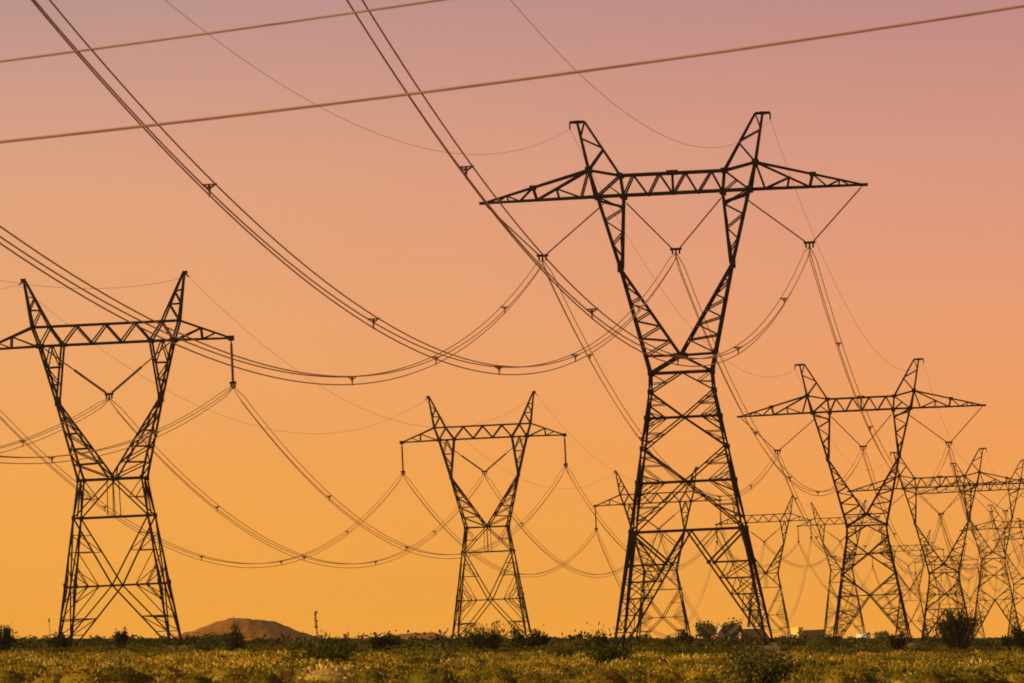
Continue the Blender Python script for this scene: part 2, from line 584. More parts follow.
def make_A(hbu, mode):
    u = UA
    CX, WY = 682.0, 374.0

    def q(x, y):
        a, b = unlean(x, y, CX, WY)
        return (a * u, b * u + hbu * u)
    # symmetric head: average the two sides of the photographed pylon
    def sym(l, r):
        a, b = q(*l), q(*r)
        return ((b[0] - a[0]) / 2, (a[1] + b[1]) / 2)
    pk = sym((576, 122), (763, 113)); pki = sym((583, 122), (755, 113)); pko = sym((568, 123), (770, 112))
    to = sym((587, 171), (755, 162)); bo = sym((596, 197), (749, 190)); kn = sym((619, 269), (732, 265))
    ti = sym((619, 175), (724, 172)); bi = sym((623, 196), (723, 194)); tip = sym((482, 204), (865, 185))
    apex_z = q(681, 357)[1]
    hb = hbu * u
    root = empty('lattice_pylon', (0, 0, 0))
    root['apx'] = 0
    wl, wb = 0.215, 0.112
    r1 = 19 * u
    hw = lambda d: (31.0 * u + (d / r1) * 1.0 * u) if d < r1 else 32 * u + 0.172 * (d - r1)
    hd = lambda d: (22.0 * u + (d / r1) * 0.8 * u) if d < r1 else 22.8 * u + 0.190 * (d - r1)
    rings = [19 * u, 45 * u, 76 * u, 110 * u, 159 * u]
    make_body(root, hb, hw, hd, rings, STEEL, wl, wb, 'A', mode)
    yb, yk, yw = 13 * u, 15 * u, 22 * u
    for s in (-1, 1):
        m = MB()
        X = lambda p: (p[0] * s, p[1])
        # upper limb: knee to beam
        for y in (-1, 1):
            m.angle(vec(X(kn), yk * y), vec(X(bo), yb * y), 0.22)
            m.angle(vec((kn[0] * s - 0.15 * s, kn[1]), yk * y), vec(X(bi), yb * y), 0.20)
            ladder(m, vec(X(kn), yk * y), vec(X(bo), yb * y), vec((kn[0] * s - 0.15 * s, kn[1]), yk * y), vec(X(bi), yb * y), 6, 0.11, 0)
            m.bar(lerp(vec(X(kn), yk * y), vec(X(bo), yb * y), 0.94), lerp(vec(X(kn), yk * y), vec(X(bi), yb * y), 0.86), 0.16)
        ladder(m, vec(X(kn), -yk), vec(X(bo), -yb), vec(X(kn), yk), vec(X(bo), yb), 5, 0.11)
        ladder(m, vec(X(kn), -yk), vec(X(bi), -yb), vec(X(kn), yk), vec(X(bi), yb), 5, 0.11)
        # lower limb: waist to knee
        for y in (-1, 1):
            ko = vec(X(kn), yk * y)
            wc = Vector((s * 31 * u, yw * y, hb))
            ap = Vector((0, yw * y * 0.9, apex_z))
            m.angle(wc, ko, 0.23)
            m.angle(ap, ko, 0.20)
            m.bar(ap, wc, 0.2)
            n = 6
            for k in range(n):
                t0, t1 = k / n, (k + 1) / n
                m.bar(lerp(ko, wc, t0), lerp(ko, ap, t1), 0.11)
                m.bar(lerp(ko, wc, t1), lerp(ko, ap, t1), 0.11)
            m.box(ko, 0.36, 0.26, 0.7)
        m.box(Vector((0, 0, apex_z)) + Vector((s * 0.28, 0, 0)), 0.5, yw * 1.8, 0.35)
        wcf, wcb = Vector((s * 31 * u, -yw, hb)), Vector((s * 31 * u, yw, hb))
        ladder(m, vec(X(kn), -yk), wcf, vec(X(kn), yk), wcb, 6, 0.11)
        apf, apb = Vector((0, -yw * .9, apex_z)), Vector((0, yw * .9, apex_z))
        ladder(m, vec(X(kn), -yk), apf, vec(X(kn), yk), apb, 6, 0.11, 1)
        m.build('fork_limb', STEEL, root)
        # peak
        m = MB()
        yt = 3 * u
        for y in (-1, 1):
            m.angle(vec(X(bo), yb * y), vec(X(to), yb * 0.9 * y), 0.25)
            m.angle(vec(X(to), yb * 0.9 * y), vec(X(pk), yt * y), 0.22)
            m.angle(vec(X(ti), yb * y), vec(X(pki), yt * y), 0.18)
            m.angle(vec(X(ti), yb * y), vec(X(to), yb * 0.9 * y), 0.20)
            m.angle(vec(X(ti), yb * y), vec(X(bi), yb * y), 0.20)
            m.bar(vec(X(bo), yb * y), vec(X(ti), yb * y), 0.14)
            m.bar(vec(X(bi), yb * y), lerp(vec(X(bo), yb * y), vec(X(ti), yb * y), 0.5), 0.1)
            A0, A1 = vec(X(to), yb * .9 * y), vec(X(pk), yt * y)
            B0, B1 = vec(X(ti), yb * y), vec(X(pki), yt * y)
            m.bar(A0, lerp(B0, B1, 0.48), 0.13); m.bar(lerp(B0, B1, 0.52), lerp(A0, A1, 0.66), 0.13)
            m.bar(lerp(A0, A1, 0.70), B1, 0.10)
        ladder(m, vec(X(to), -yb * .9), vec(X(pk), -yt), vec(X(to), yb * .9), vec(X(pk), yt), 4, 0.1)
        ladder(m, vec(X(ti), -yb), vec(X(pki), -yt), vec(X(ti), yb), vec(X(pki), yt), 4, 0.1)
        m.bar(vec(X(pko), 0), vec((pki[0] * s, pki[1]), 0), 0.30, 0.22)
        m.bar(vec(X(pko), 0), vec((pko[0] * s, pko[1] - 0.55), 0), 0.12)
        m.box(vec(X(pk), 0), 0.5, yt * 2.4, 0.25)
        m.box(vec(X(to), 0), 0.5, yb * 2, 0.45)
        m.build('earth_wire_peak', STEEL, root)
        # cross-arm
        m = MB()
        for y in (-1, 1):
            b0, t0, tp = vec(X(bo), yb * y), vec(X(to), yb * .9 * y), vec(X(tip), 0.06 * y)
            m.angle(b0, tp, 0.25); m.angle(t0, tp, 0.22)
            f = lambda t: lerp(b0, tp, t)
            g = lambda t: lerp(t0, tp, t)
            m.bar(f(.53), g(.53), 0.2)
            m.bar(f(.02), g(.0), 0.12); m.bar(g(0), f(.14), 0.12)
            m.bar(g(0), f(.53), 0.15)
            m.bar(f(.14), lerp(g(0), f(.53), .62), 0.11); m.bar(f(.335), lerp(g(0), f(.53), .62), 0.11)
            m.bar(g(.53), f(.68), 0.12); m.bar(f(.68), g(.78), 0.11); m.bar(g(.78), f(.78), 0.1); m.bar(g(.78), f(.88), 0.1)
        ladder(m, vec(X(bo), -yb), vec(X(tip), -.05), vec(X(bo), yb), vec(X(tip), .05), 8, 0.11)
        m.box(vec(X(tip), 0), 0.7, 0.3, 0.25)
        m.box(lerp(vec(X(to), 0), vec(X(tip), 0), .53), 0.5, yb, 0.35)
        m.build('cross_arm', STEEL, root)
    # beam between the two limbs
    m = MB()
    for y in (-1, 1):
        for (a, b, w) in ((bo, (-bo[0], bo[1]), 0.26), (ti, (-ti[0], ti[1]), 0.25)):
            m.angle(vec(a, yb * y), vec(b, yb * y), w)
        ladder(m, vec((-ti[0], ti[1]), yb * y), vec(ti, yb * y), vec((-bi[0], bi[1]), yb * y), vec(bi, yb * y), 8, 0.13, 1)
        for s in (-1, 1):
            m.box(vec((bi[0] * s, bi[1]), yb * y), 0.45, 0.2, 0.45)
            m.box(vec((bo[0] * s, bo[1]), yb * y), 0.55, 0.2, 0.5)
            m.box(vec((ti[0] * s, ti[1]), yb * y), 0.5, 0.2, 0.4)
    ladder(m, vec((-bo[0], bo[1]), -yb), vec(bo, -yb), vec((-bo[0], bo[1]), yb), vec(bo, yb), 10, 0.1)
    ladder(m, vec((-ti[0], ti[1]), -yb), vec(ti, -yb), vec((-ti[0], ti[1]), yb), vec(ti, yb), 8, 0.1)
    m.bar(vec((0, ti[1]), 0), vec((0, bi[1]), 0), 0.2)
    m.bar(vec((-0.45, ti[1] + .05), 0), vec((0.45, ti[1] + .05), 0), yb * 1.6, 0.35)
    m.build('beam', STEEL, root)
    # V insulators
    zy = (q(540, 257)[1] + q(809, 243)[1]) / 2
    xo = sym((540, 257), (809, 243))[0]
    att = []
    for cxv, a, b in ((-xo, (-tip[0], tip[1]), (-bo[0] + .5, bo[1] - .6)), (0, (-bi[0], bi[1] - .3), (bi[0], bi[1] - .3)), (xo, (bo[0] - .5, bo[1] - .6), (tip[0], tip[1]))):
        for k, p in enumerate((a, b)):
            o = make_string(root, vec(p, 0), (cxv + (-0.35 if k == 0 else 0.35), 0, zy + 0.1), 0.075, 0.06)
            if k == 0:
                make_yoke(o, (cxv, 0, zy), 0.95)
        att.append(Vector((cxv, 0, zy - 0.45)))
    gw = [Vector((-pko[0], 0, pko[1] - .55)), Vector((pko[0], 0, pko[1] - .55))]
    del root['apx']
    return root, att, gw


def make_B(hbu):
    u = UB
    CX, WY = 112.5, 479.0

    def q(x, y):
        a, b = unlean(x, y, CX, WY)
        return (a * u, b * u + hbu * u)

    def sym(l, r):
        a, b = q(*l), q(*r)
        return ((b[0] - a[0]) / 2, (a[1] + b[1]) / 2)
    pk = sym((23, 280), (185, 273)); to = sym((32, 327), (180, 320.6)); bo = sym((39, 346), (174, 340))
    ti = sym((49, 327), (162, 322)); bi = sym((63, 346), (151.5, 339)); kn = sym((57.5, 404), (161, 398))
    tip = sym((-19, 349), (231, 339))
    hb = hbu * u
    root = empty('lattice_pylon', (0, 0, 0))
    st = STEEL_B
    wl, wb = 0.225, 0.115
    hw = lambda d: 32.0 * u + 0.145 * d
    hd = lambda d: 24.0 * u + 0.170 * d
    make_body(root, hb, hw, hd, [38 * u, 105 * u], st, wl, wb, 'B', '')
    yb, yk, yw = 11 * u, 13 * u, 24 * u
    for s in (-1, 1):
        X = lambda p: (p[0] * s, p[1])
        m = MB()
        for y in (-1, 1):
            ko, bo_, bi_ = vec(X(kn), yk * y), vec(X(bo), yb * y), vec(X(bi), yb * y)
            m.angle(ko, bo_, 0.24); m.angle(ko, bi_, 0.22)
            m.bar(lerp(ko, bo_, .62), lerp(ko, bi_, .62), 0.12)
            m.bar(lerp(ko, bo_, .62), lerp(ko, bi_, .32), 0.10); m.bar(lerp(ko, bo_, .32), lerp(ko, bi_, .32), 0.10)
            m.bar(lerp(ko, bi_, .62), lerp(bo_, bi_, .5), 0.11); m.bar(lerp(ko, bo_, .62), lerp(bo_, bi_, .5), 0.11)
            wc, ap = Vector((s * 32 * u, yw * y, hb)), Vector((0.1 * s, yw * y, hb + 0.1))
            m.angle(wc, ko, 0.25); m.angle(ap, ko, 0.22)
            n = 5
            for k in range(n):
                t0, t1 = k / n, (k + 1) / n
                m.bar(lerp(ko, wc, t0), lerp(ko, ap, t1), 0.10)
                if k < n - 1:
                    m.bar(lerp(ko, wc, t1), lerp(ko, ap, t1), 0.10)
            m.box(ko, 0.28, 0.2, 0.5)
        ladder(m, vec(X(kn), -yk), vec(X(bo), -yb), vec(X(kn), yk), vec(X(bo), yb), 5, 0.1)
        ladder(m, vec(X(kn), -yk), Vector((s * 32 * u, -yw, hb)), vec(X(kn), yk), Vector((s * 32 * u, yw, hb)), 6, 0.1)
        ladder(m, vec(X(kn), -yk), Vector((0, -yw, hb)), vec(X(kn), yk), Vector((0, yw, hb)), 6, 0.1, 1)
        m.build('fork_limb', st, root)
        m = MB()
        yt = 2 * u
        for y in (-1, 1):
            A0, A1 = vec(X(bo), yb * y), vec(X(pk), yt * y)
            J = vec(X(to), yb * .85 * y)
            m.angle(A0, J, 0.22); m.angle(J, A1, 0.22)
            B0, B1 = vec(X(bi), yb * y), vec(((pk[0] - .12) * s, pk[1]), yt * y)
            T = vec(X(ti), yb * .85 * y)
            m.angle(B0, T, 0.22); m.angle(T, B1, 0.2)
            m.bar(A0, T, 0.12)
            m.bar(lerp(J, A1, .36), lerp(T, B1, .36), 0.12)
            m.bar(J, lerp(T, B1, .36), 0.1)
            m.bar(lerp(J, A1, .36), lerp(T, B1, .62), 0.1); m.bar(lerp(J, A1, .66), lerp(T, B1, .62), 0.1)
        ladder(m, vec(X(to), -yb * .85), vec(X(pk), -yt), vec(X(to), yb * .85), vec(X(pk), yt), 5, 0.09)
        m.box(vec(X(pk), 0) + Vector((0.05 * s, 0, 0.05)), 0.42, yt * 2.2, 0.26)
        m.bar(vec(X(pk), 0), vec(((pk[0] + .4) * s, pk[1] - .35), 0), 0.12)
        m.build('earth_wire_peak', st, root)
        m = MB()
        for y in (-1, 1):
            b0, t0, tp = vec(X(bo), yb * y), vec(X(to), yb * .85 * y), vec(X(tip), 0.06 * y)
            m.angle(b0, tp, 0.23); m.angle(t0, tp, 0.22)
            f = lambda t: lerp(b0, tp, t)
            g = lambda t: lerp(t0, tp, t)
            m.bar(f(.5), g(.42), 0.12); m.bar(f(0.05), g(.42), 0.12)
            m.bar(f(.5), g(.7), 0.09)
        ladder(m, vec(X(bo), -yb), vec(X(tip), -.05), vec(X(bo), yb), vec(X(tip), .05), 6, 0.1)
        m.box(vec(X(tip), 0), 0.55, 0.35, 0.45)
        m.build('cross_arm', st, root)
    m = MB()
    for y in (-1, 1):
        m.angle(vec((-bo[0], bo[1]), yb * y), vec(bo, yb * y), 0.24)
        m.angle(vec((-to[0], to[1]), yb * .85 * y), vec(to, yb * .85 * y), 0.24)
        # wide zig-zag, feet on the bottom chord
        xs = [bi[0] * (-1 + 2 * k / 6) for k in range(7)]
        for k in range(6):
            a = (xs[k], bi[1] if k % 2 == 0 else ti[1])
            b = (xs[k + 1], bi[1] if k % 2 == 1 else ti[1])
            m.bar(vec(a, yb * y), vec(b, yb * (.9 if k % 2 == 0 else 1) * y), 0.13)
        for s in (-1, 1):
            m.box(vec((bi[0] * s, bi[1]), yb * y), 0.42, 0.2, 0.4)
            m.box(vec((bo[0] * s, bo[1]), yb * y), 0.5, 0.2, 0.45)
    ladder(m, vec((-bo[0], bo[1]), -yb), vec(bo, -yb), vec((-bo[0], bo[1]), yb), vec(bo, yb), 10, 0.09)
    m.build('beam', st, root)
    att = []
    zi = tip[1] - 44 * u
    zv = (q(108, 394)[1])
    for cx in (-tip[0], tip[0]):
        o = make_string(root, (cx, 0, tip[1] - .1), (cx, 0, zi), 0.15, 0.10)
        make_yoke(o, (cx, 0, zi - 0.05), 0.6)
    for k, s in enumerate((-1, 1)):
        o = make_string(root, (bo[0] * s * .93, 0, bo[1] - .25), (0.25 * s, 0, zv + 0.1), 0.14, 0.48)
        if k == 0:
            make_yoke(o, (0, 0, zv), 0.8)
    att = [Vector((-tip[0], 0, zi - .45)), Vector((0, 0, zv - .45)), Vector((tip[0], 0, zi - .45))]
    gw = [Vector((-pk[0] - .4, 0, pk[1] - .35)), Vector((pk[0] + .4, 0, pk[1] - .35))]
    return root, att, gw


RZA = -math.atan((1177 - 512) / F)
RZB = -math.atan((1225 - 512) / F)
GA = 'long-armed pylons of the right-hand power line'
GB = 'short-armed pylons of the left-hand power line'
A_LIST = [  # base column, d, body height (u), mode, label
    (694.5, 1.005, 279, 'tall', 'tallest black steel lattice pylon, with very long tapering arms and three V insulators'),
    (872.5, 1.57, 186, 'mid', 'second largest long-armed pylon, standing just right of the tallest one'),
    (947.5, 2.10, 142, 'short', 'squat long-armed pylon rising behind the large green bush near the right edge'),
    (997, 2.65, 212, 'mid', 'long-armed pylon at the right edge, next behind the squat one with the big bush'),
    (1026, 3.20, 172, 'mid', 'small distant long-armed pylon with only its left half inside the right edge'),
    (1049, 3.75, 190, 'mid', 'farthest long-armed pylon, almost wholly cut off by the right edge'),
]
B_LIST = [
    (120.5, 1.00, 170, 'brown-black lattice pylon at the far left, its left arm cut by the edge'),
    (492.5, 1.53, 177, 'lone lattice pylon in the middle left, standing clear against orange sky'),
    (664, 2.00, 139, 'small lattice pylon seen through the open legs of the tallest pylon'),
    (769, 2.65, 171, 'slim lattice pylon standing just right of the tallest pylon, beside the yellow shed'),
    (845, 3.00, 204, 'lattice pylon tucked behind the legs of the second largest long-armed pylon'),
    (912, 3.50, 164, 'faint lattice pylon between the second largest long-armed one and the squat one'),
    (950, 4.00, 165, 'faint distant lattice pylon directly behind the squat long-armed pylon'),
    (972, 4.50, 165, 'faintest and farthest short-armed pylon, just right of the squat long-armed pylon'),
]
A_T, B_T = [], []
for (px, d, hbu, mode, lab) in A_LIST:
    r, att, gw = make_A(hbu + 5 * d, mode)
    tag(r, lab, 'pylon', GA)
    r.location = G(px, 727.0 * d)
    r.rotation_euler = (0, 0, RZA)
    A_T.append((r, att, gw))
for (px, d, hbu, lab) in B_LIST:
    r, att, gw = make_B(hbu + 5 * d)
    tag(r, lab, 'pylon', GB)
    r.location = G(px, 798.0 * d)
    r.rotation_euler = (0, 0, RZB)
    B_T.append((r, att, gw))


def wp(t, p, rz):
    return t.location + Matrix.Rotation(rz, 3, 'Z') @ p


# ------------------------------------------------------------------ conductors
def span_pts(a, b, sag, n):
    return [lerp(a, b, k / n) - Vector((0, 0, 4 * sag * (k / n) * (1 - k / n))) for k in range(n + 1)]


def bundle(a, b, sag, rz, label, group, r, spacers, n=60, sep=0.26):
    t = empty('conductor_bundle', a)
    tag(t, label, 'power line', group)
    side = Matrix.Rotation(rz, 3, 'Z') @ Vector((1, 0, 0))
    offs = [side * -sep + Vector((0, 0, 0.15)), side * sep + Vector((0, 0, 0.15)), Vector((0, 0, -0.30))]
    base = span_pts(a, b, sag, n)
    for o in offs:
        m = MB()
        pts = []
        for k, p in enumerate(base):
            e = min(1.0, min(k, n - k) / 1.0) * 0.75 + 0.25
            pts.append(p + o * e - t.location)
        m.tube(pts, r, 5)
        m.build('conductor', ALU, t, True)
    for s in spacers:
        p = span_pts(a, b, sag, 1000)[int(s * 1000)] - t.location
        m = MB()
        for o in offs:
            m.bar(p + o * 1.2, p - Vector((0, 0, 0.02)), 0.07)
        m.bar(p + offs[0], p + offs[1], 0.06)
        m.bar(p + Vector((0, 0, -0.12)), p + Vector((0, 0, 0.12)), 0.12)
        m.build('spacer', PORC, t)
    return t


def single(name, a, b, sag, label, group, r, m_, n=60, cat='earth wire'):
    m = MB()
    a = Vector(a)
    m.tube([p - a for p in span_pts(a, b, sag, n)], r, 5)
    o = m.build(name, m_, None, True)
    o.location = a
    tag(o, label, cat, group)
    return o


def virtual(px_a, d, rzl, dist0, span):
    pass


GBUN_A = 'three-wire conductor bundles of the right-hand line'
GBUN_B = 'three-wire conductor bundles of the left-hand line'
GEW = 'thin earth wires between pylon peaks'
PH_A = ['left V-string', 'middle V-string', 'right V-string']
PH_B = ['left string', 'middle V-string', 'right string']
NM_A = ['the tallest pylon', 'the second largest pylon', 'the squat pylon by the big bush', 'the pylon behind the squat one', 'the half-cut right-edge pylon']
NM_B = ['the far-left pylon', 'the lone middle-left pylon', "the pylon seen through the tallest one's legs", 'the slim pylon beside the yellow shed', 'the pylon behind the second largest one', 'the faint pylon left of the squat one', 'the faint pylon behind the squat one']
KA, KB = 6.7e-5, 7.5e-5
dirA = Matrix.Rotation(RZA, 3, 'Z') @ Vector((0, 1, 0))
dirB = Matrix.Rotation(RZB, 3, 'Z') @ Vector((0, 1, 0))
SPAN0 = 0.66 * 727
drop0 = Vector((0, 0, 0.0))
t1, att1, gw1 = A_T[0]
spA = [[.109, .264, .405], [.12, .283, .431, .607, .764], [.12, .288, .45, .614, .777]]


def back_span(b, az, L, dz):
    return b - Vector((math.sin(az), math.cos(az), 0)) * L + Vector((0, 0, dz))


for k, (az, dz, sg, L) in enumerate(((0.0548, -5.3, 13.7, 541.0), (0.0700, -1.8, 14.3, 480.0), (0.0698, -2.8, 13.9, 480.0))):
    b = wp(t1, att1[k], RZA)
    bundle(b, back_span(b, az, L, dz), sg, RZA, 'bundle sweeping from the upper left to the %s of the tallest pylon' % PH_A[k], GBUN_A, 0.035, spA[k], 90)
for k, (az, dz, sg, L) in enumerate(((0.0671, -1.8, 10.3, 487.0), (0.0597, -6.0, 11.3, 596.0))):
    b = wp(t1, gw1[k], RZA)
    single('earth_wire', b, back_span(b, az, L, dz), sg, 'earth wire from the top edge down to the %s peak of the tallest pylon' % ('left', 'right')[k], GEW, 0.013, EARTHW, 80)
for i in range(len(A_T) - 1):
    (ta, aa, ga), (tb, ab, gb) = A_T[i], A_T[i + 1]
    for k in range(3):
        a, b = wp(ta, aa[k], RZA), wp(tb, ab[k], RZA)
        L = (b - a).length
        bundle(a, b, KA * L * L, RZA, 'bundle running back from %s of %s' % (PH_A[k], NM_A[i]), GBUN_A, 0.035 + .004 * i, [.13, .30, .47, .64, .82] if i < 2 else [], 60 if i < 2 else 40)
    for k in range(2):
        a, b = wp(ta, ga[k], RZA), wp(tb, gb[k], RZA)
        L = (b - a).length
        single('earth_wire', a, b, KA * L * L * .66, 'earth wire running back from %s peak of %s' % (('left', 'right')[k], NM_A[i]), GEW, 0.015, EARTHW, 40)
SPB0 = 0.5 * 798
t1, att1, gw1 = B_T[0]
for k in (0, 1, 2):
    b = wp(t1, att1[k], RZB)
    bundle(b, back_span(b, .0764, 399.0, (2.0, 12.0, 8.2)[k]), (12.7, 13.2, 12.7)[k], RZB, 'bundle from the left edge to the %s of the far-left pylon' % PH_B[k], GBUN_B, 0.034, [.15, .32, .5], 60)
for k in range(2):
    b = wp(t1, gw1[k], RZB)
    single('earth_wire', b, back_span(b, .0771, 399.0, (0.0, 7.6)[k]), (7.0, 8.4)[k], 'thin earth wire from the left edge to the %s peak of the far-left pylon' % ('left', 'right')[k], GEW, 0.015, EARTHW, 40)
for i in range(len(B_T) - 1):
    (ta, aa, ga), (tb, ab, gb) = B_T[i], B_T[i + 1]
    for k in range(3):
        a, b = wp(ta, aa[k], RZB), wp(tb, ab[k], RZB)
        L = (b - a).length
        bundle(a, b, KB * L * L, RZB, 'bundle running back from %s of %s' % (PH_B[k], NM_B[i]), GBUN_B, 0.034 + .004 * i, [.2, .4, .6, .8] if i < 1 else [], 60 if i < 2 else 40)
    for k in range(2):
        a, b = wp(ta, ga[k], RZB), wp(tb, gb[k], RZB)
        L = (b - a).length
        single('earth_wire', a, b, KB * L * L * .62, 'earth wire running back from %s peak of %s' % (('left', 'right')[k], NM_B[i]), GEW, 0.015, EARTHW, 40)


# two wires of a nearer line crossing the top of the view
def near_wire(D, pts, r, label):
    (x0, y0), (x1, y1), (x2, y2) = pts
    co = np.polyfit([x0, x1, x2], [y0, y1, y2], 2)
    m = MB()
    xs = np.linspace(-1100, 2100, 60)
    w = [P(x, float(np.polyval(co, x)), D + (x - 512) * 0.004) for x in xs]
    o0 = w[0].copy()
    m.tube([p - o0 for p in w], r, 6)
    o = m.build('overhead_wire', NEARW, None, True)
    o.location = o0
    tag(o, label, 'overhead wire', 'wires of a nearer line crossing the top')


near_wire(150.0, ((0, 142), (510, 81), (1024, 6)), 0.026, 'lower of two brown wires slanting up across the top, spanning left edge to right')
near_wire(158.0, ((0, 61.5), (340, 14.7), (444, -0.5)), 0.021, 'upper brown wire slanting up across the top left corner')


# ------------------------------------------------------------------ vegetation
def fast_mesh(name, V, F3, tint, m):
    """V (n,3), F3 list of arrays (k,3) or (k,4); tint per vertex"""
    me = bpy.data.meshes.new(name)
    me.vertices.add(len(V))
    me.vertices.foreach_set('co', V.astype(np.float32).ravel())
    loops = np.concatenate([f.ravel() for f in F3]).astype(np.int32)
    tot = np.concatenate([np.full(len(f), f.shape[1]) for f in F3]).astype(np.int32)
    st = np.concatenate([[0], np.cumsum(tot)[:-1]]).astype(np.int32)
    me.loops.add(len(loops))
    me.loops.foreach_set('vertex_index', loops)
    me.polygons.add(len(tot))
    me.polygons.foreach_set('loop_start', st)
    me.polygons.foreach_set('loop_total', tot)
    me.update(calc_edges=True)
    at = me.attributes.new('tint', 'FLOAT_COLOR', 'POINT')
    c = np.ones((len(V), 4), np.float32)
    c[:, :3] = tint
    at.data.foreach_set('color', c.ravel())
    me.materials.append(m)
    o = bpy.data.objects.new(name, me)
    COL.objects.link(o)
    return o


def blades(cent, rad, hgt, tint, nb, width, spread=1.0):
    """grass: per clump nb bent blades. cent (n,3)"""
    n = len(cent)
    N = n * nb
    c = np.repeat(cent, nb, 0)
    R = np.repeat(rad, nb); H = np.repeat(hgt, nb)
    an = RNG.uniform(0, 2 * np.pi, N)
    q = np.sqrt(RNG.uniform(0, 1, N))
    dx, dy = np.cos(an), np.sin(an)
    base = c + np.stack([dx * q * R * .45, dy * q * R * .45, np.zeros(N)], -1)
    h = H * RNG.uniform(.55, 1.1, N) * (1 - .35 * q)
    lean = q * spread * R * RNG.uniform(.5, 1.2, N)
    mid = base + np.stack([dx * lean * .4, dy * lean * .4, h * .6], -1)
    tip = base + np.stack([dx * lean, dy * lean, h], -1)
    tip[:, 2] -= 0
    wa = RNG.uniform(0, 2 * np.pi, N)
    w = np.stack([np.cos(wa), np.sin(wa) * .3, np.zeros(N)], -1) * (width * RNG.uniform(.6, 1.4, N))[:, None] * .5
    V = np.stack([base - w, base + w, mid - w * .85, mid + w * .85, tip], 1).reshape(-1, 3)
    i = np.arange(N)[:, None] * 5
    Q = i + np.array([[0, 1, 3, 2]]); T = i + np.array([[2, 3, 4]])
    t = np.repeat(tint, nb, 0) * RNG.uniform(.75, 1.3, N)[:, None]
    return V, Q, T, np.repeat(t, 5, 0)


def leaves(cent, rx, rz, tint, nl, size, up_=0.0):
    """shrub crowns: nl small leaf quads in an uneven dome of clumps. cent (n,3) at ground"""
    n = len(cent)
    N = n * nl
    ncl = 7
    # clump centres inside the dome
    ca_ = RNG.uniform(0, 2 * np.pi, (n, ncl)); cq = np.sqrt(RNG.uniform(0, 1, (n, ncl))) * .75
    ch = RNG.uniform(.25, .85, (n, ncl)) * (1 - .45 * cq)
    pick = RNG.integers(0, ncl, (n, nl))
    r_ = np.arange(n)[:, None]
    a, qq, hh = ca_[r_, pick], cq[r_, pick], ch[r_, pick]
    g = RNG.normal(0, 1, (n, nl, 3))
    g = g / np.linalg.norm(g, axis=2)[..., None] * RNG.uniform(0, 1, (n, nl, 1)) ** .4 * np.array([.30, .30, .20])
    px = np.cos(a) * qq + g[..., 0]; py = np.sin(a) * qq + g[..., 1]; pz = np.clip(hh + g[..., 2], .03, 1.15)
    p = np.stack([px * rx[:, None], py * rx[:, None], pz * rz[:, None]], -1) + cent[:, None, :]
    p = p.reshape(N, 3)
    nrm = RNG.normal(0, 1, (N, 3)); nrm /= np.linalg.norm(nrm, axis=1)[:, None]
    u = np.cross(nrm, RNG.normal(0, 1, (N, 3))); u /= np.linalg.norm(u, axis=1)[:, None]
    v = np.cross(nrm, u)
    s = (np.repeat(size, nl) * RNG.uniform(.6, 1.4, N))[:, None]
    V = np.stack([p - u * s * .5, p + v * s * .32, p + u * s * .5, p - v * s * .32], 1).reshape(-1, 3)
    Q = np.arange(N)[:, None] * 4 + np.array([[0, 1, 2, 3]])
    t = np.repeat(tint, nl, 0) * RNG.uniform(.7, 1.35, N)[:, None]
    return V, Q, np.repeat(t, 4, 0)


def domes(cent, rx, rz, tint, nl, size):
    """rounded brush: fine twigs standing out of a lumpy dome"""
    n = len(cent)
    N = n * nl
    a = RNG.uniform(0, 2 * np.pi, N); cz = RNG.uniform(0.0, 1, N)
    sr = np.sqrt(1 - cz ** 2)
    d = np.stack([sr * np.cos(a), sr * np.sin(a), cz], -1)
    ph = np.repeat(RNG.uniform(0, 6.28, n), nl)
    lump = 1 + .20 * np.sin(3 * a + ph) * sr + .14 * np.sin(7 * cz + 2 * ph)
    rr = RNG.uniform(.62, 1.08, N) * lump
    X = np.repeat(rx, nl); Z = np.repeat(rz, nl)
    p = np.repeat(cent, nl, 0) + d * rr[:, None] * np.stack([X, X, Z], -1)
    u = d + RNG.normal(0, .55, (N, 3)) + np.array([0, 0, .35]); u /= np.linalg.norm(u, axis=1)[:, None]
    v = np.cross(u, RNG.normal(0, 1, (N, 3))); v /= np.linalg.norm(v, axis=1)[:, None]
    s = (size * RNG.uniform(.6, 1.5, N) * np.repeat(.7 + .5 * rx, nl))[:, None]
    V = np.stack([p - u * s, p + v * s * .42, p + u * s, p - v * s * .42], 1).reshape(-1, 3)
    Q = np.arange(N)[:, None] * 4 + np.array([[0, 1, 2, 3]])
    t = np.repeat(np.repeat(tint, nl, 0) * RNG.uniform(.75, 1.3, N)[:, None], 4, 0)
    # the dense heart of the clump, a lumpy closed dome
    na, nz = 12, 5
    aa = np.arange(na) / na * 2 * np.pi; zz = np.arange(nz) / (nz - 1) * .5 * np.pi
    A, Zt = np.meshgrid(aa, zz)
    unit = np.stack([np.cos(A) * np.cos(Zt), np.sin(A) * np.cos(Zt), np.sin(Zt)], -1).reshape(-1, 3)
    sc = np.stack([rx, rx, rz], -1)[:, None, :] * .78
    lump2 = 1 + RNG.normal(0, .09, (n, na * nz, 1))
    IV = (cent[:, None, :] + unit[None] * sc * lump2).reshape(-1, 3)
    q = []
    for j in range(nz - 1):
        for i in range(na):
            q.append((j * na + i, j * na + (i + 1) % na, (j + 1) * na + (i + 1) % na, (j + 1) * na + i))
    IQ = (np.arange(n)[:, None, None] * (na * nz) + np.array(q)[None]).reshape(-1, 4) + len(V)
    IT = np.repeat(tint * .9, na * nz, 0)
    return np.concatenate([V, IV]), np.concatenate([Q, IQ]), np.concatenate([t, IT])


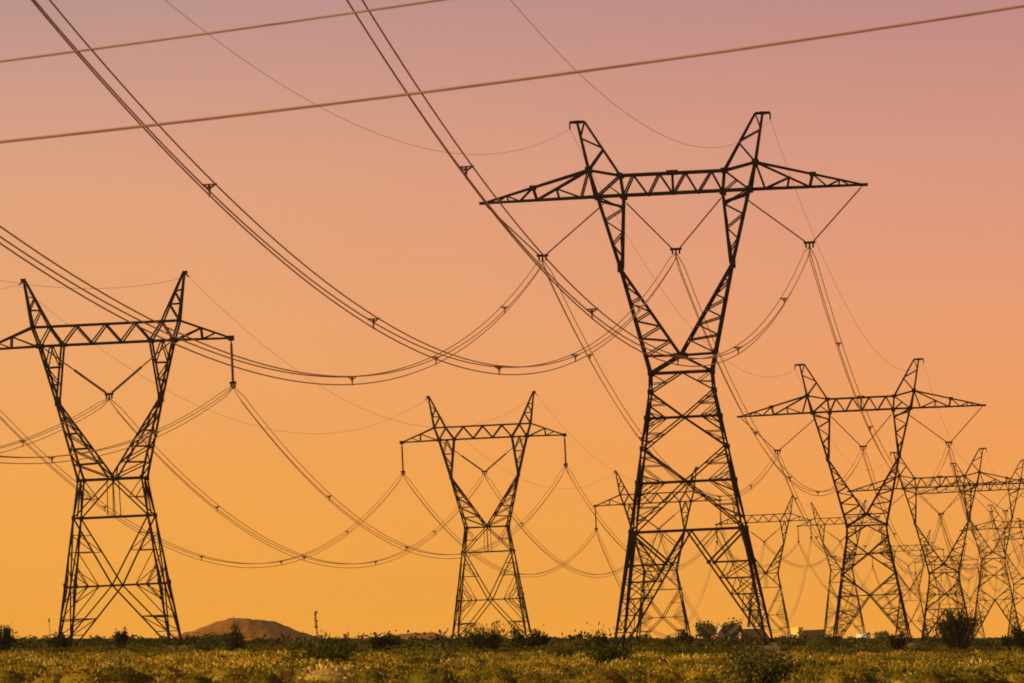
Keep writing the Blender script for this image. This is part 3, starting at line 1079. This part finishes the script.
def scatter(n, D0, D1, half=620.0):
    D = np.sqrt(RNG.uniform(D0 ** 2, D1 ** 2, n))
    x = RNG.uniform(-half, half, n) / F * D
    return np.stack([x, D, gz(x, D)], -1)


def patch(c, f=0.05, seed=0.0):
    """smooth patchiness 0..1"""
    x, y = c[:, 0], c[:, 1] * 0.35
    v = np.sin(x * f * 7 + seed + 1.7 * np.sin(y * f * 5 + seed)) + np.sin(y * f * 9 - seed * 2 + 1.3 * np.sin(x * f * 11)) + .7 * np.sin((x + y) * f * 17 + seed * 3)
    return np.clip(.5 + v / 4.5, 0, 1)


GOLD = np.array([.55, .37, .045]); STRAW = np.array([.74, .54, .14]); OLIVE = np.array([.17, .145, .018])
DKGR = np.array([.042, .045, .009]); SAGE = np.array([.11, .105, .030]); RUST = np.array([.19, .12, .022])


def mixc(a, b, t):
    return a[None, :] * (1 - t[:, None]) + b[None, :] * t[:, None]


# 1 short dry grass between the bushes
c = scatter(6500, 268, 580)
pt = patch(c, .05, .4)
n = len(c)
tint = mixc(OLIVE, GOLD, np.clip(pt * 1.1 - .1 + RNG.normal(0, .25, n), 0, 1))
V, Q, T, t = blades(c, RNG.uniform(.25, .55, n), RNG.uniform(.12, .32, n), tint, 22, .05)
tag(fast_mesh('dry_grass', V, [Q, T], t, GRASS), 'short dry yellow grass over the foreground plain', 'grass', kind='stuff')
# 2 rounded golden rabbitbrush clumps with olive ones mixed in
c = scatter(2600, 268, 540)
pt = patch(c, .05, .4)
keep = RNG.uniform(0, 1, len(c)) < .40 + .60 * pt
c, pt = c[keep], pt[keep]
n = len(c)
tint = mixc(OLIVE, GOLD, np.clip(pt * 1.3 - .45 + RNG.normal(0, .33, n), 0, 1))
tint[RNG.uniform(0, 1, n) < .04] = STRAW * .85
tint[RNG.uniform(0, 1, n) < .07] = RUST
sz = .30 + RNG.gamma(2.3, .17, n)
V, Q, t = domes(c, sz, np.minimum(sz * RNG.uniform(.5, .9, n), .62), tint, 380, .05)
tag(fast_mesh('golden_brush', V, [Q], t, GRASS), 'rounded golden and olive brush clumps covering the foreground', 'brush', kind='stuff')
# 3 low olive scrub mixed through it
c = scatter(4200, 290, 1000)
pt = patch(c, .035, 2.1)
keep = RNG.uniform(0, 1, len(c)) < np.clip(pt * 1.2 - .15 + (c[:, 1] - 400) / 450, .30, 1)
c = c[keep]
n = len(c)
tint = mixc(DKGR * 1.1, OLIVE, RNG.uniform(0, 1, n) ** 1.3)
V, Q, t = leaves(c, RNG.uniform(.6, 1.9, n), RNG.uniform(.28, .80, n), tint, 240, np.full(n, .10))
tag(fast_mesh('low_scrub', V, [Q], t, LEAF), 'low olive green scrub scattered through the golden brush', 'scrub', kind='stuff')
# 4 the far belt of creosote scrub that makes the skyline
c = scatter(7500, 540, 2600, 700)
big = patch(c, .016, 5.0)
keep = RNG.uniform(0, 1, len(c)) < .25 + .9 * big
c, big = c[keep], big[keep]
n = len(c)
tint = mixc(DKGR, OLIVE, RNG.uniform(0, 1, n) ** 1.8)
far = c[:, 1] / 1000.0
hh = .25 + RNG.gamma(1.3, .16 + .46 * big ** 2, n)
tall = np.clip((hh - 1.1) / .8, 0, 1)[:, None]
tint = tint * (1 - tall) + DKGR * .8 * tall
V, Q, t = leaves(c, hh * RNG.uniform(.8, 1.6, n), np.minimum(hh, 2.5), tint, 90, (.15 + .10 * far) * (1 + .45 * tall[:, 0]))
tag(fast_mesh('far_scrub', V, [Q], t, LEAF), 'dark green belt of desert scrub along the horizon', 'scrub', kind='stuff')


def bush(name, px, base_y, w_px, h_px, label, cat, tint, nl=420, style='dome', D=None, stems=7, group='separate bushes standing out of the scrub', leaf=None):
    """one bush with its own stems and foliage; base_y gives the distance"""
    if D is None:
        D = F * CAMZ / (base_y - HOR)
    g = G(px, D)
    k = D / F
    w, h = w_px * k / 2, h_px * k
    if style in ('dome', 'spiky'):
        w, h = w * 1.2, h * 1.22
    root = empty(name, g)
    tag(root, label, cat, group)
    st = MB()
    tops = []
    for i in range(stems):
        a = random.uniform(0, 2 * math.pi)
        q = math.sqrt(random.random())
        if style == 'upright':
            e = Vector((math.cos(a) * q * w * 1.0, math.sin(a) * q * w, h * random.uniform(.72, 1.05) * (1 - .18 * q)))
        elif style == 'tree':
            e = Vector((math.cos(a) * q * w * .8, math.sin(a) * q * w * .8, h * random.uniform(.5, .85)))
        else:
            e = Vector((math.cos(a) * q * w * .9, math.sin(a) * q * w * .9, h * random.uniform(.55, 1.0) * (1 - .28 * q)))
        b = Vector((e.x * .15, e.y * .15, -0.05))
        mid = lerp(b, e, .5) + Vector((-e.x * .12, -e.y * .12, h * .05))
        if style == 'tree':
            b = Vector((0, 0, h * .12)); mid = lerp(b, e, .5)
        r0 = max(.02, .018 * h)
        st.tube([b, mid, e], [r0, r0 * .7, r0 * .3], 5)
        tops.append((b, mid, e))
    if style == 'tree':
        st.tube([(0, 0, -.1), (0.02 * h, 0, h * .15), (0, 0, h * .4)], [.06 * h, .045 * h, .03 * h], 7)
    st.build('trunk' if style == 'tree' else 'stem', BARK, root)
    # foliage gathered along the stems
    N = int(nl * 2.6)
    idx = RNG.integers(0, len(tops), N)
    tt = RNG.uniform(.25 if style != 'tree' else .45, 1.05, N)
    B = np.array([t_[0][:] for t_ in tops]); Mi = np.array([t_[1][:] for t_ in tops]); E = np.array([t_[2][:] for t_ in tops])
    f1 = (1 - tt)[:, None]; f2 = tt[:, None]
    p = f1 * f1 * B[idx] + 2 * f1 * f2 * Mi[idx] + f2 * f2 * E[idx]
    sc = {'upright': (.10, .06), 'tree': (.20, .11), 'dome': (.17, .09), 'spiky': (.12, .07)}[style]
    p = p + RNG.normal(0, 1, (N, 3)) * np.array([w * sc[0], w * sc[0], h * sc[1]])
    p[:, 2] = np.clip(p[:, 2], .02 * h, None)
    ls = leaf if leaf else max(.10, 2.5 * k)
    nrm = RNG.normal(0, 1, (N, 3)); nrm /= np.linalg.norm(nrm, axis=1)[:, None]
    u_ = np.cross(nrm, RNG.normal(0, 1, (N, 3))); u_ /= np.linalg.norm(u_, axis=1)[:, None]
    if style in ('upright', 'spiky'):
        dd = E[idx] - B[idx]; dd /= np.linalg.norm(dd, axis=1)[:, None]
        u_ = dd + u_ * .45; u_ /= np.linalg.norm(u_, axis=1)[:, None]
    v_ = np.cross(nrm, u_); v_ /= np.linalg.norm(v_, axis=1)[:, None]
    s = (ls * RNG.uniform(.6, 1.5, N))[:, None]
    asp = .16 if style in ('upright', 'spiky') else .34
    ln = 1.5 if style in ('upright', 'spiky') else 1.0
    V = np.stack([p - u_ * s * .5 * ln, p + v_ * s * asp, p + u_ * s * .5 * ln, p - v_ * s * asp], 1).reshape(-1, 3)
    Q = np.arange(N)[:, None] * 4 + np.array([[0, 1, 2, 3]])
    t = np.repeat(np.asarray(tint)[None, :] * RNG.uniform(.6, 1.4, N)[:, None], 4, 0)
    o = fast_mesh('crown' if style == 'tree' else 'foliage', V, [Q], t, LEAF)
    o.parent = root
    return root


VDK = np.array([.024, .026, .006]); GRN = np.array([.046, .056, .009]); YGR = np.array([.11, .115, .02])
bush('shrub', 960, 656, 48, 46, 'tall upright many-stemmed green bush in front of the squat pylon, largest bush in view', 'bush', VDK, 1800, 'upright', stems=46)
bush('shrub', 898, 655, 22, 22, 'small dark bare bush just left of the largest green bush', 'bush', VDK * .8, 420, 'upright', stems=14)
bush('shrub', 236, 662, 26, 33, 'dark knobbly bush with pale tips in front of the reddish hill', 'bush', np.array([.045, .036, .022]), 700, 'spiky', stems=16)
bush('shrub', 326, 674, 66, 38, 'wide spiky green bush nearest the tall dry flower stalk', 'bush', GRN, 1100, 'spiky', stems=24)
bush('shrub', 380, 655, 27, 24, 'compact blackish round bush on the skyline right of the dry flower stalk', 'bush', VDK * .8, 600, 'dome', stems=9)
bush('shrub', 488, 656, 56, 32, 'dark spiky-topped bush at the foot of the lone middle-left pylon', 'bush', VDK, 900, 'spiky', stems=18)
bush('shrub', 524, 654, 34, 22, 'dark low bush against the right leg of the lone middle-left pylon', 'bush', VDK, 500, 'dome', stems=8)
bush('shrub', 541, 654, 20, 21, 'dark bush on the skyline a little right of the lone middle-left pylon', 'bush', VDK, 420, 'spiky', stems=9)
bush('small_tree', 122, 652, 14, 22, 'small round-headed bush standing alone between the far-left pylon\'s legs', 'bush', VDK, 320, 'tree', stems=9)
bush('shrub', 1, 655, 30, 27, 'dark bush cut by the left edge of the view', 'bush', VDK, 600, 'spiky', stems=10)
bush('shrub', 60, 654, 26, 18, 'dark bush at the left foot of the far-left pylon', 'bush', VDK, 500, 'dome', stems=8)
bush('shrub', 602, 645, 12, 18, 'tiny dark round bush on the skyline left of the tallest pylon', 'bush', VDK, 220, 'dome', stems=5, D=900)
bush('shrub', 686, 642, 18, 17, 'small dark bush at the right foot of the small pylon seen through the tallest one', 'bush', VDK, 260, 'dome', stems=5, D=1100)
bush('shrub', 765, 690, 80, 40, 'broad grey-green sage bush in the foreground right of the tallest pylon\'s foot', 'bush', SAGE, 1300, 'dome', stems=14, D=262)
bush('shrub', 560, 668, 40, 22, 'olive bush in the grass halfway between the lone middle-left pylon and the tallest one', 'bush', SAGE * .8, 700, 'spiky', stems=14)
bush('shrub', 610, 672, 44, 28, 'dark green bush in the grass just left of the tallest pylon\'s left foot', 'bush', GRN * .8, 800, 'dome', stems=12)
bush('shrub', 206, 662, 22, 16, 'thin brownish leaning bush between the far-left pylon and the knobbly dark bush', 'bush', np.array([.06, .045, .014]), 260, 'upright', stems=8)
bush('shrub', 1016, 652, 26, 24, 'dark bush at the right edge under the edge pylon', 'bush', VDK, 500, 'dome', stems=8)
bush('broadleaf_tree', 706, 640, 25, 22, 'left of two round green trees beside the white-roofed house', 'tree', GRN, 520, 'tree', D=2000, stems=12, group='round trees by the white-roofed house')
bush('broadleaf_tree', 733, 640, 28, 22, 'right of two round green trees beside the white-roofed house', 'tree', GRN, 560, 'tree', D=2000, stems=12, group='round trees by the white-roofed house')
bush('broadleaf_tree', 882, 640, 20, 13, 'low yellow-green tree behind the second largest long-armed pylon', 'tree', YGR, 300, 'tree', D=2100, stems=8, group='far low trees')


def stalk(px, base_y, h_px, label, r, knob, side=False):
    D = F * CAMZ / (base_y - HOR)
    g = G(px, D); k = D / F; h = h_px * k
    root = empty('flower_stalk', g)
    tag(root, label, 'plant', 'dry flower stalks')
    m = MB()
    m.tube([(0, 0, -.1), (.01 * h, 0, h * .5), (0, 0, h)], [r, r * .8, r * .4], 6)
    m.build('stem', STALK, root)
    b = MB()
    for i in range(26):
        z = h * random.uniform(1 - knob, 1.0)
        a = random.uniform(0, 6.28)
        e = Vector((math.cos(a), math.sin(a), .5)) * random.uniform(.06, .16)
        b.tube([(0, 0, z), e * .8 + Vector((0, 0, z))], [.025, .04], 5)
    b.build('seed_head', STALK, root)


stalk(318, 664, 50, 'tall dry flower stalk with dark seed head rising from the wide spiky bush', .05, .32)
stalk(50.5, 652, 33, 'thin dry flower stalk with small head left of the far-left pylon', .045, .12)
stalk(349, 650, 17, 'short faint dry flower stalk between the wide spiky bush and the compact blackish bush', .05, .3)


def wisp():
    D = 700.0
    g = G(440, D)
    root = empty('reed_plant', g)
    tag(root, 'sparse wispy plant with thin curved stems left of the lone middle-left pylon', 'plant')
    m = MB(); l = MB()
    for (dx, h) in ((-.5, 1.6), (-.15, 1.3), (.1, 2.0), (.45, 1.55), (.75, 1.3), (.3, 1.7)):
        e = Vector((dx * 1.4, random.uniform(-.3, .3), h))
        m.tube([(dx * .3, 0, -.1), Vector((dx * .5, 0, h * .6)), e], [.04, .035, .02], 5)
        for k in range(9):
            p = lerp(Vector((dx * .5, 0, h * .6)), e, random.uniform(.2, 1.1))
            q = Vector((random.uniform(-.2, .2), random.uniform(-.2, .2), random.uniform(-.02, .25)))
            l.tube([p, p + q], [.03, .012], 4)
    m.build('stem', STALK, root)
    l.build('foliage', STALK, root)


wisp()


# ------------------------------------------------------------------ far buildings
def rect_part(name, x0, x1, y0, y1, z0, z1, m, root):
    b = MB()
    b.bar(((x0 + x1) / 2, (y0 + y1) / 2, z0), ((x0 + x1) / 2, (y0 + y1) / 2, z1), x1 - x0, y1 - y0)
    return b.build(name, m, root)


def gable(name, x0, x1, y0, y1, z, rise, m, root, over=.25):
    ym = (y0 + y1) / 2
    V = [(x0 - over, y0 - over, z), (x1 + over, y0 - over, z), (x1 + over, ym, z + rise), (x0 - over, ym, z + rise), (x0 - over, y1 + over, z), (x1 + over, y1 + over, z)]
    V2 = [(a, b, c - .12) for (a, b, c) in V]
    fs = [(0, 1, 2, 3), (3, 2, 5, 4), (9, 8, 7, 6), (10, 11, 8, 9), (0, 6, 7, 1), (4, 5, 11, 10), (0, 3, 9, 6), (3, 4, 10, 9), (1, 7, 8, 2), (2, 8, 11, 5)]
    return mesh_obj(name, V + V2, fs, m, root)


r = empty('house', G(716, 2060), -.5)
tag(r, 'small house with bright white roof and pinkish wall between the two green trees', 'house')
rect_part('wall', -1.3, 1.6, -2, 2, -.2, 2.55, PINK, r)
gable('roof', -1.3, 1.6, -2, 2, 2.5, 1.1, WHITE, r)
rect_part('door', -.9, -.2, -2.06, -2.004, 0, 1.3, DARK, r)
r = empty('shed', G(752, 2060))
tag(r, 'low dark shed with white flat roof behind the right foot of the tallest pylon', 'shed')
rect_part('wall', -2.4, 3.0, -1.6, 1.6, -.2, 3.3, BROWN, r)
rect_part('roof', -2.7, 3.3, -1.9, 1.9, 3.303, 3.65, WHITE, r)
rect_part('door', .4, 1.3, -1.66, -1.604, 0, 1.4, DARK, r)
r = empty('shed', G(797, 2600), -.5)
tag(r, 'square bright yellow shed standing left of the long dark brown barn', 'shed')
rect_part('wall', -1.3, 1.3, -1.4, 1.4, -.2, 3.7, YELLOW, r)
rect_part('roof', -1.5, 1.5, -1.6, 1.6, 3.703, 4.1, YELLOW, r)
rect_part('door', -.35, .35, -1.46, -1.404, 0, 1.9, DARK, r)
r = empty('barn', G(814, 2620))
tag(r, 'long low dark brown barn right of the yellow shed', 'barn')
rect_part('wall', -3.4, 3.2, -2, 2, -.2, 3.0, BROWN, r)
gable('roof', -3.4, 3.2, -2, 2, 2.95, .55, BROWN, r)
for k in range(3):
    rect_part('window', -2.6 + 2 * k, -1.9 + 2 * k, -2.06, -2.004, 1.4, 2.2, DARK, r)
r = empty('house', G(864, 2500), -.5)
tag(r, 'small white building low on the horizon between the legs of the second largest long-armed pylon', 'house')
rect_part('wall', -1.5, 1.4, -1.5, 1.5, -.2, 2.3, WHITE, r)
gable('roof', -1.5, 1.4, -1.5, 1.5, 2.25, .6, WHITE, r, .1)
rect_part('door', .8, 1.2, -1.56, -1.504, 0, 1.0, DARK, r)


# ------------------------------------------------------------------ the dusty evening air
def build_haze(x0, x1, y0, y1, z0, z1):
    V = [(x, y, z) for z in (z0, z1) for y in (y0, y1) for x in (x0, x1)]
    fs = [(0, 2, 3, 1), (4, 5, 7, 6), (0, 1, 5, 4), (2, 6, 7, 3), (0, 4, 6, 2), (1, 3, 7, 5)]
    m = bpy.data.materials.new('evening haze')
    m.use_nodes = True
    t = m.node_tree
    t.nodes.clear()
    o = t.nodes.new('ShaderNodeOutputMaterial')
    v = t.nodes.new('ShaderNodeVolumePrincipled')
    v.inputs['Color'].default_value = (0.98, 0.86, 0.62, 1)
    v.inputs['Density'].default_value = 2.5e-5
    v.inputs['Anisotropy'].default_value = 0.2
    t.links.new(v.outputs[0], o.inputs['Volume'])
    ob = mesh_obj('haze', V, fs, m)
    tag(ob, 'pale dusty evening air over the whole plain', 'haze', kind='stuff')


build_haze(-3050, 3050, -450, 9050, -44, 62)
